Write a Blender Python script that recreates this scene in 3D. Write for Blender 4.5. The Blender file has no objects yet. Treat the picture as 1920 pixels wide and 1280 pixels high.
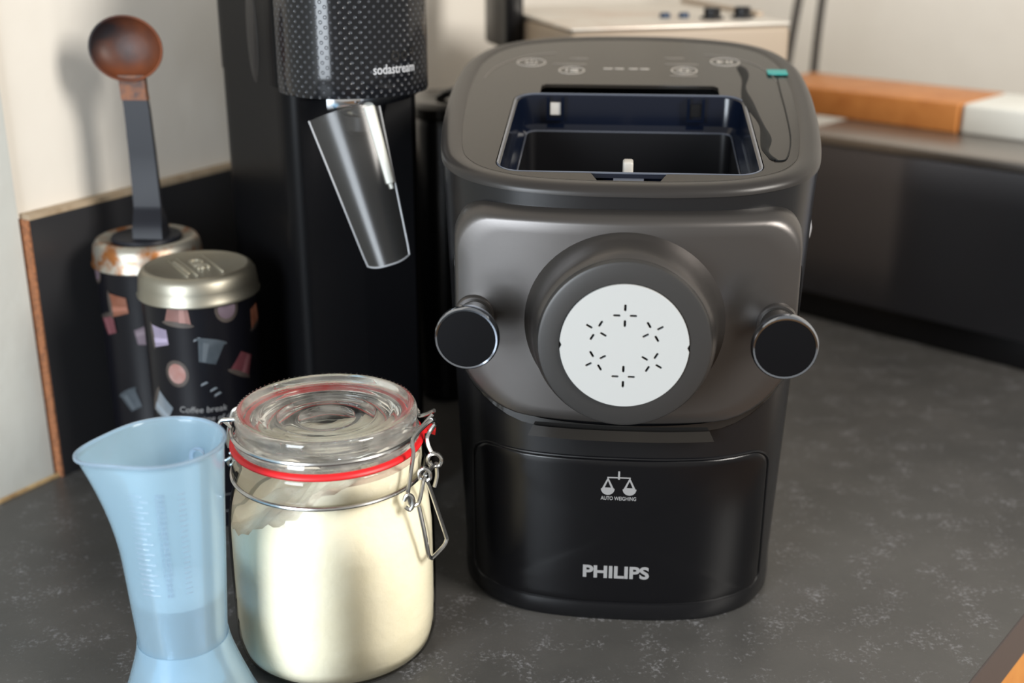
import bpy, bmesh, math, random
from mathutils import Vector, Matrix
R = math.radians
random.seed(7)
S = bpy.context.scene
C = S.collection

# ------------------------------------------------------------------ camera
cam_d = bpy.data.cameras.new('camera')
cam_d.sensor_width = 36.0
cam_d.lens = 36.0 * 2300 / 1920
cam_d.clip_start = 0.01
cam_d.dof.use_dof = True
cam_d.dof.focus_distance = 0.735
cam_d.dof.aperture_fstop = 4.2
cam = bpy.data.objects.new('camera', cam_d)
C.objects.link(cam)
cam.location = (0, 0, 0.446)
cam.rotation_euler = (R(90 - 20), 0, 0)
S.camera = cam

# ------------------------------------------------------------------ world, lights, exposure
w = bpy.data.worlds.new('world'); S.world = w
w.use_nodes = True
w.node_tree.nodes['Background'].inputs[0].default_value = (1.0, 0.955, 0.88, 1)
w.node_tree.nodes['Background'].inputs[1].default_value = 0.33

def area(name, loc, target, sx, sy, power, col):
    l = bpy.data.lights.new(name, 'AREA'); l.shape = 'RECTANGLE'
    l.size = sx; l.size_y = sy; l.energy = power; l.color = col
    o = bpy.data.objects.new(name, l); C.objects.link(o)
    o.location = loc
    o.rotation_euler = (Vector(target) - Vector(loc)).to_track_quat('-Z', 'Y').to_euler()
    return o
area('window_light_left', (-0.80, -0.45, 0.44), (0.0, 0.72, 0.12), 0.55, 0.7, 16, (0.84, 0.92, 1.0))
area('window_light_right', (1.40, -0.25, 1.15), (0.0, 0.85, 0.12), 0.6, 0.8, 31, (1.0, 0.95, 0.88))
S.view_settings.view_transform = 'Standard'
S.view_settings.look = 'None'
S.view_settings.gamma = 1
S.view_settings.use_curve_mapping = False
S.view_settings.exposure = 0.7

# ------------------------------------------------------------------ materials
def mat(name, col, rough=0.5, metal=0.0, spec=0.5, noise=None, bump=None, coat=0.0, sheen=0.0, trans=0.0, ior=1.45, stops=None):
    m = bpy.data.materials.new(name); m.use_nodes = True
    nt = m.node_tree; b = nt.nodes['Principled BSDF']
    b.inputs['Base Color'].default_value = (*col, 1)
    b.inputs['Roughness'].default_value = rough
    b.inputs['Metallic'].default_value = metal
    b.inputs['Specular IOR Level'].default_value = spec
    b.inputs['Coat Weight'].default_value = coat
    b.inputs['Coat Roughness'].default_value = 0.05
    b.inputs['Transmission Weight'].default_value = trans
    b.inputs['IOR'].default_value = ior
    tc = nt.nodes.new('ShaderNodeTexCoord')
    if noise:      # (scale, detail, colour2, lo, hi)
        n = nt.nodes.new('ShaderNodeTexNoise'); n.inputs['Scale'].default_value = noise[0]; n.inputs['Detail'].default_value = noise[1]
        n.inputs['Roughness'].default_value = 0.65
        nt.links.new(tc.outputs['Object'], n.inputs['Vector'])
        r = nt.nodes.new('ShaderNodeValToRGB')
        r.color_ramp.elements[0].position = noise[3]; r.color_ramp.elements[0].color = (*col, 1)
        r.color_ramp.elements[1].position = noise[4]; r.color_ramp.elements[1].color = (*noise[2], 1)
        nt.links.new(n.outputs['Fac'], r.inputs['Fac'])
        nt.links.new(r.outputs['Color'], b.inputs['Base Color'])
    if bump:       # (scale, strength, distance)
        n = nt.nodes.new('ShaderNodeTexNoise'); n.inputs['Scale'].default_value = bump[0]; n.inputs['Detail'].default_value = 4
        nt.links.new(tc.outputs['Object'], n.inputs['Vector'])
        bm_ = nt.nodes.new('ShaderNodeBump'); bm_.inputs['Strength'].default_value = bump[1]; bm_.inputs['Distance'].default_value = bump[2]
        nt.links.new(n.outputs['Fac'], bm_.inputs['Height'])
        nt.links.new(bm_.outputs['Normal'], b.inputs['Normal'])
    return m

def thin_glass(name, tint, gloss=1.0, rough=0.02, body=0.0, body_col=(1, 1, 1), ior=1.5):
    """clear sheet: transparent + fresnel reflection, plus optional milky body (diffuse + translucent)"""
    m = bpy.data.materials.new(name); m.use_nodes = True
    nt = m.node_tree; nt.nodes.clear()
    out = nt.nodes.new('ShaderNodeOutputMaterial')
    tr = nt.nodes.new('ShaderNodeBsdfTransparent'); tr.inputs[0].default_value = (*tint, 1)
    base = tr.outputs[0]
    if body > 0:
        d = nt.nodes.new('ShaderNodeBsdfDiffuse'); d.inputs[0].default_value = (*body_col, 1)
        t = nt.nodes.new('ShaderNodeBsdfTranslucent'); t.inputs[0].default_value = (*body_col, 1)
        mx = nt.nodes.new('ShaderNodeMixShader'); mx.inputs[0].default_value = 0.5
        nt.links.new(d.outputs[0], mx.inputs[1]); nt.links.new(t.outputs[0], mx.inputs[2])
        m2 = nt.nodes.new('ShaderNodeMixShader'); m2.inputs[0].default_value = body
        nt.links.new(base, m2.inputs[1]); nt.links.new(mx.outputs[0], m2.inputs[2]); base = m2.outputs[0]
    g = nt.nodes.new('ShaderNodeBsdfGlossy'); g.inputs['Roughness'].default_value = rough
    fr = nt.nodes.new('ShaderNodeFresnel'); fr.inputs['IOR'].default_value = ior
    mu = nt.nodes.new('ShaderNodeMath'); mu.operation = 'MULTIPLY'; mu.inputs[1].default_value = gloss
    nt.links.new(fr.outputs[0], mu.inputs[0])
    m3 = nt.nodes.new('ShaderNodeMixShader')
    nt.links.new(mu.outputs[0], m3.inputs[0]); nt.links.new(base, m3.inputs[1]); nt.links.new(g.outputs[0], m3.inputs[2])
    nt.links.new(m3.outputs[0], out.inputs['Surface'])
    return m

M = {}
M['wall'] = mat('cream_plaster', (0.70, 0.665, 0.605), 0.85, noise=(3.0, 4, (0.64, 0.60, 0.54), 0.35, 0.75), bump=(40, 0.12, 0.004))
M['wall_pier'] = mat('white_painted_plaster', (0.455, 0.468, 0.445), 0.8, noise=(6.0, 4, (0.45, 0.445, 0.415), 0.4, 0.8), bump=(60, 0.15, 0.004))
M['upstand'] = mat('charcoal_laminate', (0.022, 0.022, 0.024), 0.42, bump=(200, 0.05, 0.001))
M['edge_band'] = mat('beige_edge_band', (0.36, 0.28, 0.19), 0.7, noise=(60, 3, (0.24, 0.17, 0.10), 0.45, 0.75))
M['chipboard'] = mat('raw_chipboard', (0.33, 0.13, 0.055), 0.9, noise=(300, 3, (0.14, 0.06, 0.03), 0.4, 0.7), bump=(300, 0.4, 0.001))
M['sealant'] = mat('yellowed_sealant', (0.42, 0.30, 0.15), 0.6, noise=(70, 3, (0.24, 0.15, 0.07), 0.4, 0.7))
M['cabinet'] = mat('orange_oak', (0.62, 0.27, 0.055), 0.45, noise=(14, 5, (0.50, 0.19, 0.035), 0.4, 0.7))
M['floor'] = mat('brown_floor', (0.30, 0.17, 0.08), 0.6, noise=(6, 4, (0.22, 0.12, 0.05), 0.4, 0.7))
M['edge_dark'] = mat('worktop_edge', (0.062, 0.048, 0.045), 0.5)
M['black_plastic'] = mat('satin_black_plastic', (0.0055, 0.0055, 0.0063), 0.28, spec=0.42, bump=(1500, 0.08, 0.0002))
M['black_drawer'] = mat('satin_black_drawer', (0.0035, 0.0035, 0.0042), 0.22, spec=0.36, bump=(1500, 0.06, 0.0002))
M['knob_black'] = mat('knob_satin_black', (0.003, 0.0032, 0.004), 0.3, spec=0.16)
M['black_gloss'] = mat('gloss_black_plastic', (0.012, 0.0115, 0.011), 0.10, coat=0.3)
M['deck'] = mat('glossy_top_deck', (0.016, 0.014, 0.012), 0.16, spec=0.2, coat=0.03)
M['rim'] = mat('satin_top_rim', (0.020, 0.018, 0.017), 0.34, spec=0.35)
M['black_deep'] = mat('deep_black_plastic', (0.004, 0.004, 0.005), 0.3)
M['gunmetal'] = mat('gunmetal_paint', (0.098, 0.092, 0.089), 0.36, metal=0.85, bump=(2500, 0.10, 0.0002))
M['ring_grey'] = mat('dark_grey_ring', (0.043, 0.042, 0.0415), 0.38, metal=0.5, bump=(2500, 0.08, 0.0002))
M['white_plastic'] = mat('white_pom_plastic', (0.36, 0.37, 0.368), 0.35)
M['dark_chrome'] = mat('dark_chrome', (0.28, 0.31, 0.36), 0.10, metal=1.0)
M['chrome'] = mat('chrome', (0.75, 0.78, 0.82), 0.08, metal=1.0)
M['steel'] = mat('steel_wire', (0.50, 0.50, 0.49), 0.22, metal=1.0)
M['print_grey'] = mat('grey_print', (0.21, 0.21, 0.213), 0.5)
M['print_light'] = mat('light_print', (0.46, 0.43, 0.39), 0.5)
M['print_dim'] = mat('dim_print', (0.20, 0.18, 0.16), 0.5)
M['liner'] = mat('smoky_liner', (0.003, 0.005, 0.012), 0.14, spec=0.35, coat=0.1)
M['liner_edge'] = mat('clear_liner_edge', (0.09, 0.10, 0.125), 0.12, spec=0.8)
M['paddle'] = mat('grey_paddle', (0.42, 0.40, 0.37), 0.35)
M['teal'] = mat('teal_film_tab', (0.02, 0.27, 0.25), 0.4)
M['film'] = mat('film_crease_reflection', (0.006, 0.007, 0.008), 0.5, spec=0.1)  # dark reflection on the clear film, put into its colour as black
M['tin_black'] = mat('printed_black_tin', (0.004, 0.004, 0.006), 0.35, spec=0.2)
M['tin_lid'] = mat('pewter_tin_lid', (0.28, 0.27, 0.225), 0.42, metal=0.95, noise=(30, 3, (0.27, 0.25, 0.20), 0.4, 0.7))
M['tin_lid_rust'] = mat('coffee_stained_lid', (0.36, 0.345, 0.30), 0.42, metal=0.8, noise=(35, 4, (0.26, 0.10, 0.03), 0.47, 0.60))
M['emboss'] = mat('embossed_pewter', (0.56, 0.53, 0.44), 0.35, metal=0.9)
M['scoop_black'] = mat('scoop_black', (0.009, 0.010, 0.014), 0.42, spec=0.22)
def scoop_material():
    m = mat('coffee_stained_scoop', (0.020, 0.017, 0.018), 0.5)
    nt = m.node_tree; b = nt.nodes['Principled BSDF']
    tc = nt.nodes.new('ShaderNodeTexCoord'); n = nt.nodes.new('ShaderNodeTexNoise')
    n.inputs['Scale'].default_value = 26; n.inputs['Detail'].default_value = 3
    nt.links.new(tc.outputs['Object'], n.inputs['Vector'])
    sep = nt.nodes.new('ShaderNodeSeparateXYZ'); nt.links.new(tc.outputs['Object'], sep.inputs[0])
    a = nt.nodes.new('ShaderNodeMath'); a.operation = 'MULTIPLY_ADD'; a.inputs[1].default_value = 9.0; a.inputs[2].default_value = 0.10
    nt.links.new(sep.outputs['X'], a.inputs[0])
    c = nt.nodes.new('ShaderNodeMath'); c.operation = 'ADD'
    nt.links.new(a.outputs[0], c.inputs[0]); nt.links.new(n.outputs['Fac'], c.inputs[1])
    r = nt.nodes.new('ShaderNodeValToRGB')
    r.color_ramp.elements[0].position = 0.36; r.color_ramp.elements[0].color = (0.012, 0.010, 0.012, 1)
    r.color_ramp.elements[1].position = 0.80; r.color_ramp.elements[1].color = (0.15, 0.040, 0.012, 1)
    nt.links.new(c.outputs[0], r.inputs['Fac']); nt.links.new(r.outputs['Color'], b.inputs['Base Color'])
    return m
M['scoop_stain'] = scoop_material()
M['stain'] = mat('coffee_stain', (0.16, 0.055, 0.018), 0.6, noise=(90, 3, (0.03, 0.02, 0.02), 0.45, 0.7))
M['appliance_steel'] = mat('appliance_brushed_steel', (0.62, 0.585, 0.53), 0.38, metal=0.55, noise=(9, 3, (0.54, 0.45, 0.38), 0.45, 0.65))
M['appliance_side'] = mat('appliance_side_panel', (0.36, 0.29, 0.22), 0.5)
M['bin_steel'] = mat('dark_mirror_steel', (0.15, 0.158, 0.19), 0.30, metal=1.0)
def brush(m):        # horizontally brushed: stretched highlights
    nt = m.node_tree; b = nt.nodes['Principled BSDF']
    t = nt.nodes.new('ShaderNodeCombineXYZ'); t.inputs[2].default_value = 1.0
    nt.links.new(t.outputs[0], b.inputs['Tangent'])
    b.inputs['Anisotropic'].default_value = 1.0; b.inputs['Anisotropic Rotation'].default_value = 0.0
brush(M['bin_steel'])
M['bin_top'] = mat('bin_top_steel', (0.30, 0.28, 0.265), 0.35, metal=0.9)  # paler than the case: lighter reflection on top put into the colour
M['bamboo'] = mat('bamboo_board', (0.50, 0.195, 0.050), 0.45, noise=(30, 3, (0.40, 0.14, 0.032), 0.4, 0.7))
M['white_box'] = mat('white_container', (0.78, 0.79, 0.75), 0.4)
M['cord'] = mat('dark_cord', (0.055, 0.05, 0.045), 0.5)
M['red_rubber'] = mat('red_rubber', (0.66, 0.012, 0.016), 0.42)
M['flour'] = mat('cream_flour', (0.90, 0.845, 0.69), 0.95, noise=(18, 5, (0.86, 0.79, 0.61), 0.4, 0.75), bump=(160, 0.5, 0.0016))
M['glass'] = thin_glass('jar_glass', (0.985, 0.995, 0.985), 1.0, 0.015, ior=1.45)
def dusty_glass():
    m = mat('lid_glass', (0.965, 0.99, 0.965), 0.015, trans=1.0, ior=1.5)
    nt = m.node_tree; b = nt.nodes['Principled BSDF']; out = nt.nodes['Material Output']
    d = nt.nodes.new('ShaderNodeBsdfTranslucent'); d.inputs[0].default_value = (0.93, 0.90, 0.84, 1)
    d2 = nt.nodes.new('ShaderNodeBsdfDiffuse'); d2.inputs[0].default_value = (0.93, 0.90, 0.84, 1)
    dm = nt.nodes.new('ShaderNodeMixShader'); nt.links.new(d.outputs[0], dm.inputs[1]); nt.links.new(d2.outputs[0], dm.inputs[2])
    tc = nt.nodes.new('ShaderNodeTexCoord'); n = nt.nodes.new('ShaderNodeTexNoise'); n.inputs['Scale'].default_value = 42; n.inputs['Detail'].default_value = 4
    nt.links.new(tc.outputs['Object'], n.inputs['Vector'])
    r = nt.nodes.new('ShaderNodeMapRange'); r.inputs[1].default_value = 0.40; r.inputs[2].default_value = 0.72; r.inputs[3].default_value = 0.0; r.inputs[4].default_value = 0.24
    nt.links.new(n.outputs['Fac'], r.inputs[0])
    mx = nt.nodes.new('ShaderNodeMixShader')
    nt.links.new(r.outputs[0], mx.inputs[0]); nt.links.new(b.outputs[0], mx.inputs[1]); nt.links.new(dm.outputs[0], mx.inputs[2])
    nt.links.new(mx.outputs[0], out.inputs['Surface'])
    return m
M['lid_glass'] = dusty_glass()
M['cup'] = thin_glass('milky_blue_polypropylene', (0.87, 0.945, 1.0), 0.7, 0.12, body=0.32, body_col=(0.66, 0.88, 1.0), ior=1.4)
M['cup_mark'] = thin_glass('raised_scale_marks', (0.9, 0.95, 1.0), 0.8, 0.1, body=0.22, body_col=(0.80, 0.90, 1.0))
M['water'] = thin_glass('water', (0.74, 0.84, 0.94), 1.0, 0.01, body=0.06, body_col=(0.72, 0.84, 0.97), ior=1.33)
M['water_top'] = thin_glass('water_surface', (0.92, 0.96, 1.0), 1.0, 0.02, body=0.72, body_col=(0.93, 0.97, 1.0), ior=1.33)
M['clear_guard'] = thin_glass('clear_guard_plastic', (0.80, 0.80, 0.80), 0.8, 0.22, body=0.05, body_col=(0.8, 0.78, 0.74))
M['guard_edge'] = mat('frosted_guard_edge', (0.38, 0.39, 0.41), 0.3)
M['nozzle'] = mat('pale_nozzle', (0.62, 0.63, 0.58), 0.4)
M['soda_side'] = mat('soda_satin_black', (0.004, 0.004, 0.0045), 0.30, spec=0.08)
M['soda_recess'] = mat('soda_recess_black', (0.004, 0.004, 0.005), 0.35)
M['appliance_black'] = mat('appliance_black', (0.006, 0.006, 0.007), 0.28)
M['logo_grey'] = mat('soda_logo', (0.40, 0.41, 0.43), 0.4)

def dotted_material():
    m = mat('dimpled_gloss_black', (0.006, 0.0065, 0.008), 0.13, spec=0.4)
    nt = m.node_tree; b = nt.nodes['Principled BSDF']
    uv = nt.nodes.new('ShaderNodeUVMap')
    sep = nt.nodes.new('ShaderNodeSeparateXYZ'); nt.links.new(uv.outputs[0], sep.inputs[0])
    def node(op, a, bb=None):
        n = nt.nodes.new('ShaderNodeMath'); n.operation = op
        for i, v in enumerate((a, bb)):
            if v is None: continue
            if isinstance(v, (int, float)): n.inputs[i].default_value = v
            else: nt.links.new(v, n.inputs[i])
        return n.outputs[0]
    p = 0.0066                              # dimple pitch
    def cell(off):
        u = node('SUBTRACT', node('FRACT', node('ADD', node('DIVIDE', sep.outputs[0], p), 10 + off)), 0.5)
        v = node('SUBTRACT', node('FRACT', node('ADD', node('DIVIDE', sep.outputs[1], p), 10 + off)), 0.5)
        return node('SQRT', node('ADD', node('MULTIPLY', u, u), node('MULTIPLY', v, v)))
    d = node('MINIMUM', cell(0.0), cell(0.5))
    dot = nt.nodes.new('ShaderNodeMapRange'); dot.inputs[1].default_value = 0.19; dot.inputs[2].default_value = 0.11
    nt.links.new(d, dot.inputs[0])
    mix = nt.nodes.new('ShaderNodeMix'); mix.data_type = 'RGBA'
    mix.inputs[6].default_value = (0.006, 0.0065, 0.008, 1); mix.inputs[7].default_value = (0.045, 0.048, 0.055, 1)  # lighter dots: glints in the dimples put into the base colour
    nt.links.new(dot.outputs[0], mix.inputs[0]); nt.links.new(mix.outputs[2], b.inputs['Base Color'])
    bp = nt.nodes.new('ShaderNodeBump'); bp.invert = True; bp.inputs['Strength'].default_value = 0.5; bp.inputs['Distance'].default_value = 0.0008
    nt.links.new(dot.outputs[0], bp.inputs['Height']); nt.links.new(bp.outputs[0], b.inputs['Normal'])
    return m
M['dotted'] = dotted_material()

def worktop_material():
    m = mat('dark_mottled_laminate', (0.04, 0.04, 0.04), 0.36, spec=0.55)
    nt = m.node_tree; b = nt.nodes['Principled BSDF']
    tc = nt.nodes.new('ShaderNodeTexCoord')
    def noise(scale, det, rough=0.6):
        n = nt.nodes.new('ShaderNodeTexNoise'); n.inputs['Scale'].default_value = scale
        n.inputs['Detail'].default_value = det; n.inputs['Roughness'].default_value = rough
        nt.links.new(tc.outputs['Object'], n.inputs['Vector']); return n
    def ramp(src, lo, hi, c0, c1):
        r = nt.nodes.new('ShaderNodeValToRGB')
        r.color_ramp.elements[0].position = lo; r.color_ramp.elements[0].color = (*c0, 1)
        r.color_ramp.elements[1].position = hi; r.color_ramp.elements[1].color = (*c1, 1)
        nt.links.new(src, r.inputs['Fac']); return r.outputs['Color']
    a = ramp(noise(7, 5).outputs['Fac'], 0.3, 0.72, (0.042, 0.0415, 0.040), (0.070, 0.0675, 0.064))
    patch = noise(38, 6, 0.72)
    fine = noise(330, 4, 0.7)
    mu = nt.nodes.new('ShaderNodeMath'); mu.operation = 'MULTIPLY'
    nt.links.new(patch.outputs['Fac'], mu.inputs[0]); nt.links.new(fine.outputs['Fac'], mu.inputs[1])
    k = ramp(mu.outputs[0], 0.290, 0.42, (0, 0, 0), (1, 1, 1))
    mix = nt.nodes.new('ShaderNodeMix'); mix.data_type = 'RGBA'
    nt.links.new(k, mix.inputs[0]); nt.links.new(a, mix.inputs[6]); mix.inputs[7].default_value = (0.17, 0.17, 0.178, 1)
    nt.links.new(mix.outputs[2], b.inputs['Base Color'])
    bp = nt.nodes.new('ShaderNodeBump'); bp.inputs['Strength'].default_value = 0.12; bp.inputs['Distance'].default_value = 0.0006
    nt.links.new(fine.outputs['Fac'], bp.inputs['Height']); nt.links.new(bp.outputs[0], b.inputs['Normal'])
    return m
M['worktop'] = worktop_material()

# ------------------------------------------------------------------ helpers
def tag(o, label=None, cat=None, group=None, kind=None):
    if label: o['label'] = label
    if cat: o['category'] = cat
    if group: o['group'] = group
    if kind: o['kind'] = kind
    return o

def link_mesh(name, me, m, parent=None, loc=None, rot=None):
    o = bpy.data.objects.new(name, me); C.objects.link(o)
    if m is not None:
        me.materials.clear(); me.materials.append(m)
    if parent: o.parent = parent
    if loc: o.location = loc
    if rot: o.rotation_euler = rot
    return o

def mk(name, v, f, m, parent=None, smooth=True, loc=None, rot=None, angle=40):
    me = bpy.data.meshes.new(name)
    me.from_pydata([tuple(p) for p in v], [], f)
    bm = bmesh.new(); bm.from_mesh(me)
    bmesh.ops.recalc_face_normals(bm, faces=bm.faces)
    bm.to_mesh(me); bm.free()
    if smooth:
        me.shade_smooth(); me.set_sharp_from_angle(angle=R(angle))
    return link_mesh(name, me, m, parent, loc, rot)

def empty(name, loc, rz=0, label=None, cat=None, group=None):
    o = bpy.data.objects.new(name, None); C.objects.link(o)
    o.location = loc; o.rotation_euler = (0, 0, rz); o.empty_display_size = 0.02
    return tag(o, label, cat, group)

def loft(loops, cap0=False, cap1=False, closed=True):
    n = len(loops[0]); v = [p for L in loops for p in L]; f = []
    for i in range(len(loops) - 1):
        for j in range(n if closed else n - 1):
            k = (j + 1) % n
            f.append((i*n + j, i*n + k, (i+1)*n + k, (i+1)*n + j))
    if cap0: f.append(tuple(range(n - 1, -1, -1)))
    if cap1: f.append(tuple((len(loops) - 1)*n + j for j in range(n)))
    return v, f

def lathe(prof, n=48, axis='z', c=(0, 0, 0)):
    """prof: list of (r, h); r=0 ends make closed poles"""
    loops = []
    for r, h in prof:
        r = max(r, 1e-5); L = []
        for j in range(n):
            a = 2*math.pi*j/n
            if axis == 'z': L.append((c[0] + r*math.cos(a), c[1] + r*math.sin(a), c[2] + h))
            else: L.append((c[0] + r*math.cos(a), c[1] + h, c[2] + r*math.sin(a)))
        loops.append(L)
    return loft(loops)

def smooth_path(pts, per=6):
    P = [Vector(p) for p in pts]; out = []
    for i in range(len(P) - 1):
        p0 = P[max(i-1, 0)]; p1 = P[i]; p2 = P[i+1]; p3 = P[min(i+2, len(P)-1)]
        for k in range(per):
            t = k/per
            out.append(0.5*((2*p1) + (-p0+p2)*t + (2*p0-5*p1+4*p2-p3)*t*t + (-p0+3*p1-3*p2+p3)*t**3))
    out.append(P[-1]); return out

def tube(pts, r, n=8, closed=False):
    P = [Vector(p) for p in pts]; loops = []
    N = len(P); up = None
    for i in range(N):
        if closed: t = (P[(i+1) % N] - P[i-1]).normalized()
        else: t = (P[min(i+1, N-1)] - P[max(i-1, 0)]).normalized()
        if up is None:
            up = Vector((0, 0, 1)) if abs(t.z) < 0.9 else Vector((1, 0, 0))
        a = (up - t*up.dot(t)).normalized(); up = a; b = t.cross(a)
        rr = r[i] if isinstance(r, (list, tuple)) else r
        loops.append([P[i] + rr*(math.cos(2*math.pi*k/n)*a + math.sin(2*math.pi*k/n)*b) for k in range(n)])
    if closed:
        loops.append(loops[0]); return loft(loops)
    return loft(loops, True, True)

def join(*vf):
    v = []; f = []
    for a, b in vf:
        o = len(v); v += [tuple(p) for p in a]; f += [tuple(i + o for i in q) for q in b]
    return v, f

def box(x0, x1, y0, y1, z0, z1):
    v = [(x, y, z) for z in (z0, z1) for y in (y0, y1) for x in (x0, x1)]
    return v, [(0, 2, 3, 1), (4, 5, 7, 6), (0, 1, 5, 4), (2, 6, 7, 3), (0, 4, 6, 2), (1, 3, 7, 5)]

def rbox(name, x0, x1, y0, y1, z0, z1, b, m, parent=None, seg=3, loc=None, rot=None):
    v, f = box(x0, x1, y0, y1, z0, z1)
    o = mk(name, v, f, m, parent, smooth=False, loc=loc, rot=rot)
    bm = bmesh.new(); bm.from_mesh(o.data)
    bmesh.ops.bevel(bm, geom=list(bm.edges), offset=b, segments=seg, profile=0.5, affect='EDGES')
    bm.to_mesh(o.data); bm.free()
    o.data.shade_smooth(); o.data.set_sharp_from_angle(angle=R(40))
    return o

def rrect(x0, x1, y0, y1, rt, rb, n=7, m=10):
    """rounded rectangle loop, CCW; rt radius of the y1 corners, rb of the y0 corners; constant point count"""
    pts = []
    cs = [((x1-rb, y0+rb), rb, -90), ((x1-rt, y1-rt), rt, 0), ((x0+rt, y1-rt), rt, 90), ((x0+rb, y0+rb), rb, 180)]
    corner = []
    for (cx, cy), r, a0 in cs:
        corner.append([(cx + r*math.cos(R(a0 + 90*k/n)), cy + r*math.sin(R(a0 + 90*k/n))) for k in range(n+1)])
    for i in range(4):
        pts += corner[i]
        a = corner[i][-1]; b = corner[(i+1) % 4][0]
        pts += [(a[0] + (b[0]-a[0])*k/m, a[1] + (b[1]-a[1])*k/m) for k in range(1, m)]
    return pts

def flat_curve(name, splines, m, parent=None, extrude=0.001, bevel=0.0, fn=None, loc=None, rot=None, sub=0):
    """filled 2-D outline with holes -> mesh; fn maps each vertex"""
    cu = bpy.data.curves.new(name, 'CURVE'); cu.dimensions = '2D'; cu.fill_mode = 'BOTH'
    cu.extrude = extrude; cu.bevel_depth = bevel; cu.bevel_resolution = 1
    for pts in splines:
        s = cu.splines.new('POLY'); s.points.add(len(pts) - 1)
        for p, q in zip(s.points, pts): p.co = (q[0], q[1], 0, 1)
        s.use_cyclic_u = True
    o = bpy.data.objects.new(name + '_tmp', cu); C.objects.link(o)
    me = bpy.data.meshes.new_from_object(o.evaluated_get(bpy.context.evaluated_depsgraph_get()))
    bpy.data.objects.remove(o); bpy.data.curves.remove(cu)
    me.name = name
    if sub:
        bm = bmesh.new(); bm.from_mesh(me); bmesh.ops.triangulate(bm, faces=bm.faces)
        for _ in range(4):
            le = [e for e in bm.edges if e.calc_length() > sub]
            if not le: break
            bmesh.ops.subdivide_edges(bm, edges=le, cuts=1); bmesh.ops.triangulate(bm, faces=bm.faces)
        bm.to_mesh(me); bm.free()
    if fn:
        for v in me.vertices: v.co = fn(v.co)
    return link_mesh(name, me, m, parent, loc, rot)

def text(name, s, size, m, parent, fn, extrude=0.0002, bold=0.0, spacing=1.0, xscale=1.0, width=None, shear=0.0):
    """lettering as a mesh centred on 0,0; fn maps (x, y, h) to the surface"""
    cu = bpy.data.curves.new(name, 'FONT'); cu.body = s; cu.size = size; cu.extrude = extrude
    cu.align_x = 'CENTER'; cu.align_y = 'CENTER'; cu.offset = bold; cu.space_character = spacing; cu.resolution_u = 4; cu.shear = shear
    o = bpy.data.objects.new(name + '_tmp', cu); C.objects.link(o)
    me = bpy.data.meshes.new_from_object(o.evaluated_get(bpy.context.evaluated_depsgraph_get()))
    bpy.data.objects.remove(o); bpy.data.curves.remove(cu)
    me.name = name
    xs = [v.co.x for v in me.vertices]; ys = [v.co.y for v in me.vertices]
    cx = (min(xs) + max(xs))/2; cy = (min(ys) + max(ys))/2
    k = xscale if width is None else width/(max(xs) - min(xs))
    for v in me.vertices: v.co = fn(Vector(((v.co.x - cx)*k, v.co.y - cy, v.co.z)))
    return link_mesh(name, me, m, parent)

def circle(r, n=40, c=(0, 0)): return [(c[0] + r*math.cos(2*math.pi*k/n), c[1] + r*math.sin(2*math.pi*k/n)) for k in range(n)]

# ------------------------------------------------------------------ setting
WD = Vector((0.521, 0.8535, 0)); WN = Vector((0.8535, -0.521, 0))     # along / out of the long wall
W0 = Vector((-0.3745, 0.909, 0))                                      # where the upstand ends
CORNER = W0 + WD*1.25
def slab(name, p, q, nrm, t, z0, z1, m, parent=None, kind='structure'):
    p = Vector(p); q = Vector(q); n = Vector(nrm)
    b = [p, q, q + n*t, p + n*t]
    v = [(a.x, a.y, z0) for a in b] + [(a.x, a.y, z1) for a in b]
    f = [(3, 2, 1, 0), (4, 5, 6, 7), (0, 1, 5, 4), (1, 2, 6, 5), (2, 3, 7, 6), (3, 0, 4, 7)]
    o = mk(name, v, f, m, parent, smooth=False)
    if kind and not parent: o['kind'] = kind
    return o
slab('wall_left', W0 - WD*1.9, CORNER, -WN, 0.10, -0.9, 1.5, M['wall'])
slab('wall_right', CORNER - WN*0.1, CORNER + WN*1.6, WD, 0.10, -0.9, 1.5, M['wall'])
slab('wall_left_pier', W0 - WD*1.9, W0 - WD*0.004, WN, 0.0035, 0.0, 1.5, M['wall_pier'])
fl = mk('floor', [(-2.2, -2.2, -0.9), (2.6, -2.2, -0.9), (2.6, 2.4, -0.9), (-2.2, 2.4, -0.9)], [(0, 1, 2, 3)], M['floor'], smooth=False)
fl['kind'] = 'structure'
# upstand along the wall: laminate board, beige top band, raw end
up = slab('trim_1', W0, CORNER - WD*0.001, WN, 0.011, 0.0, 0.2145, M['upstand'])
slab('edge_band', W0 - WD*0.0, CORNER - WD*0.001, WN, 0.0112, 0.2145, 0.2185, M['edge_band'], up)
slab('raw_end', W0 - WD*0.0015, W0, WN, 0.0105, 0.0, 0.2145, M['chipboard'], up)
pts = [W0 - WD*(1.2 - 1.2*k/60) + WN*(0.0045 + 0.001*random.random()) + Vector((0, 0, 0.0008)) for k in range(61)]
sl = mk('trim_2', *tube(pts, 0.0022, 6), M['sealant']); sl['kind'] = 'structure'

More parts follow.
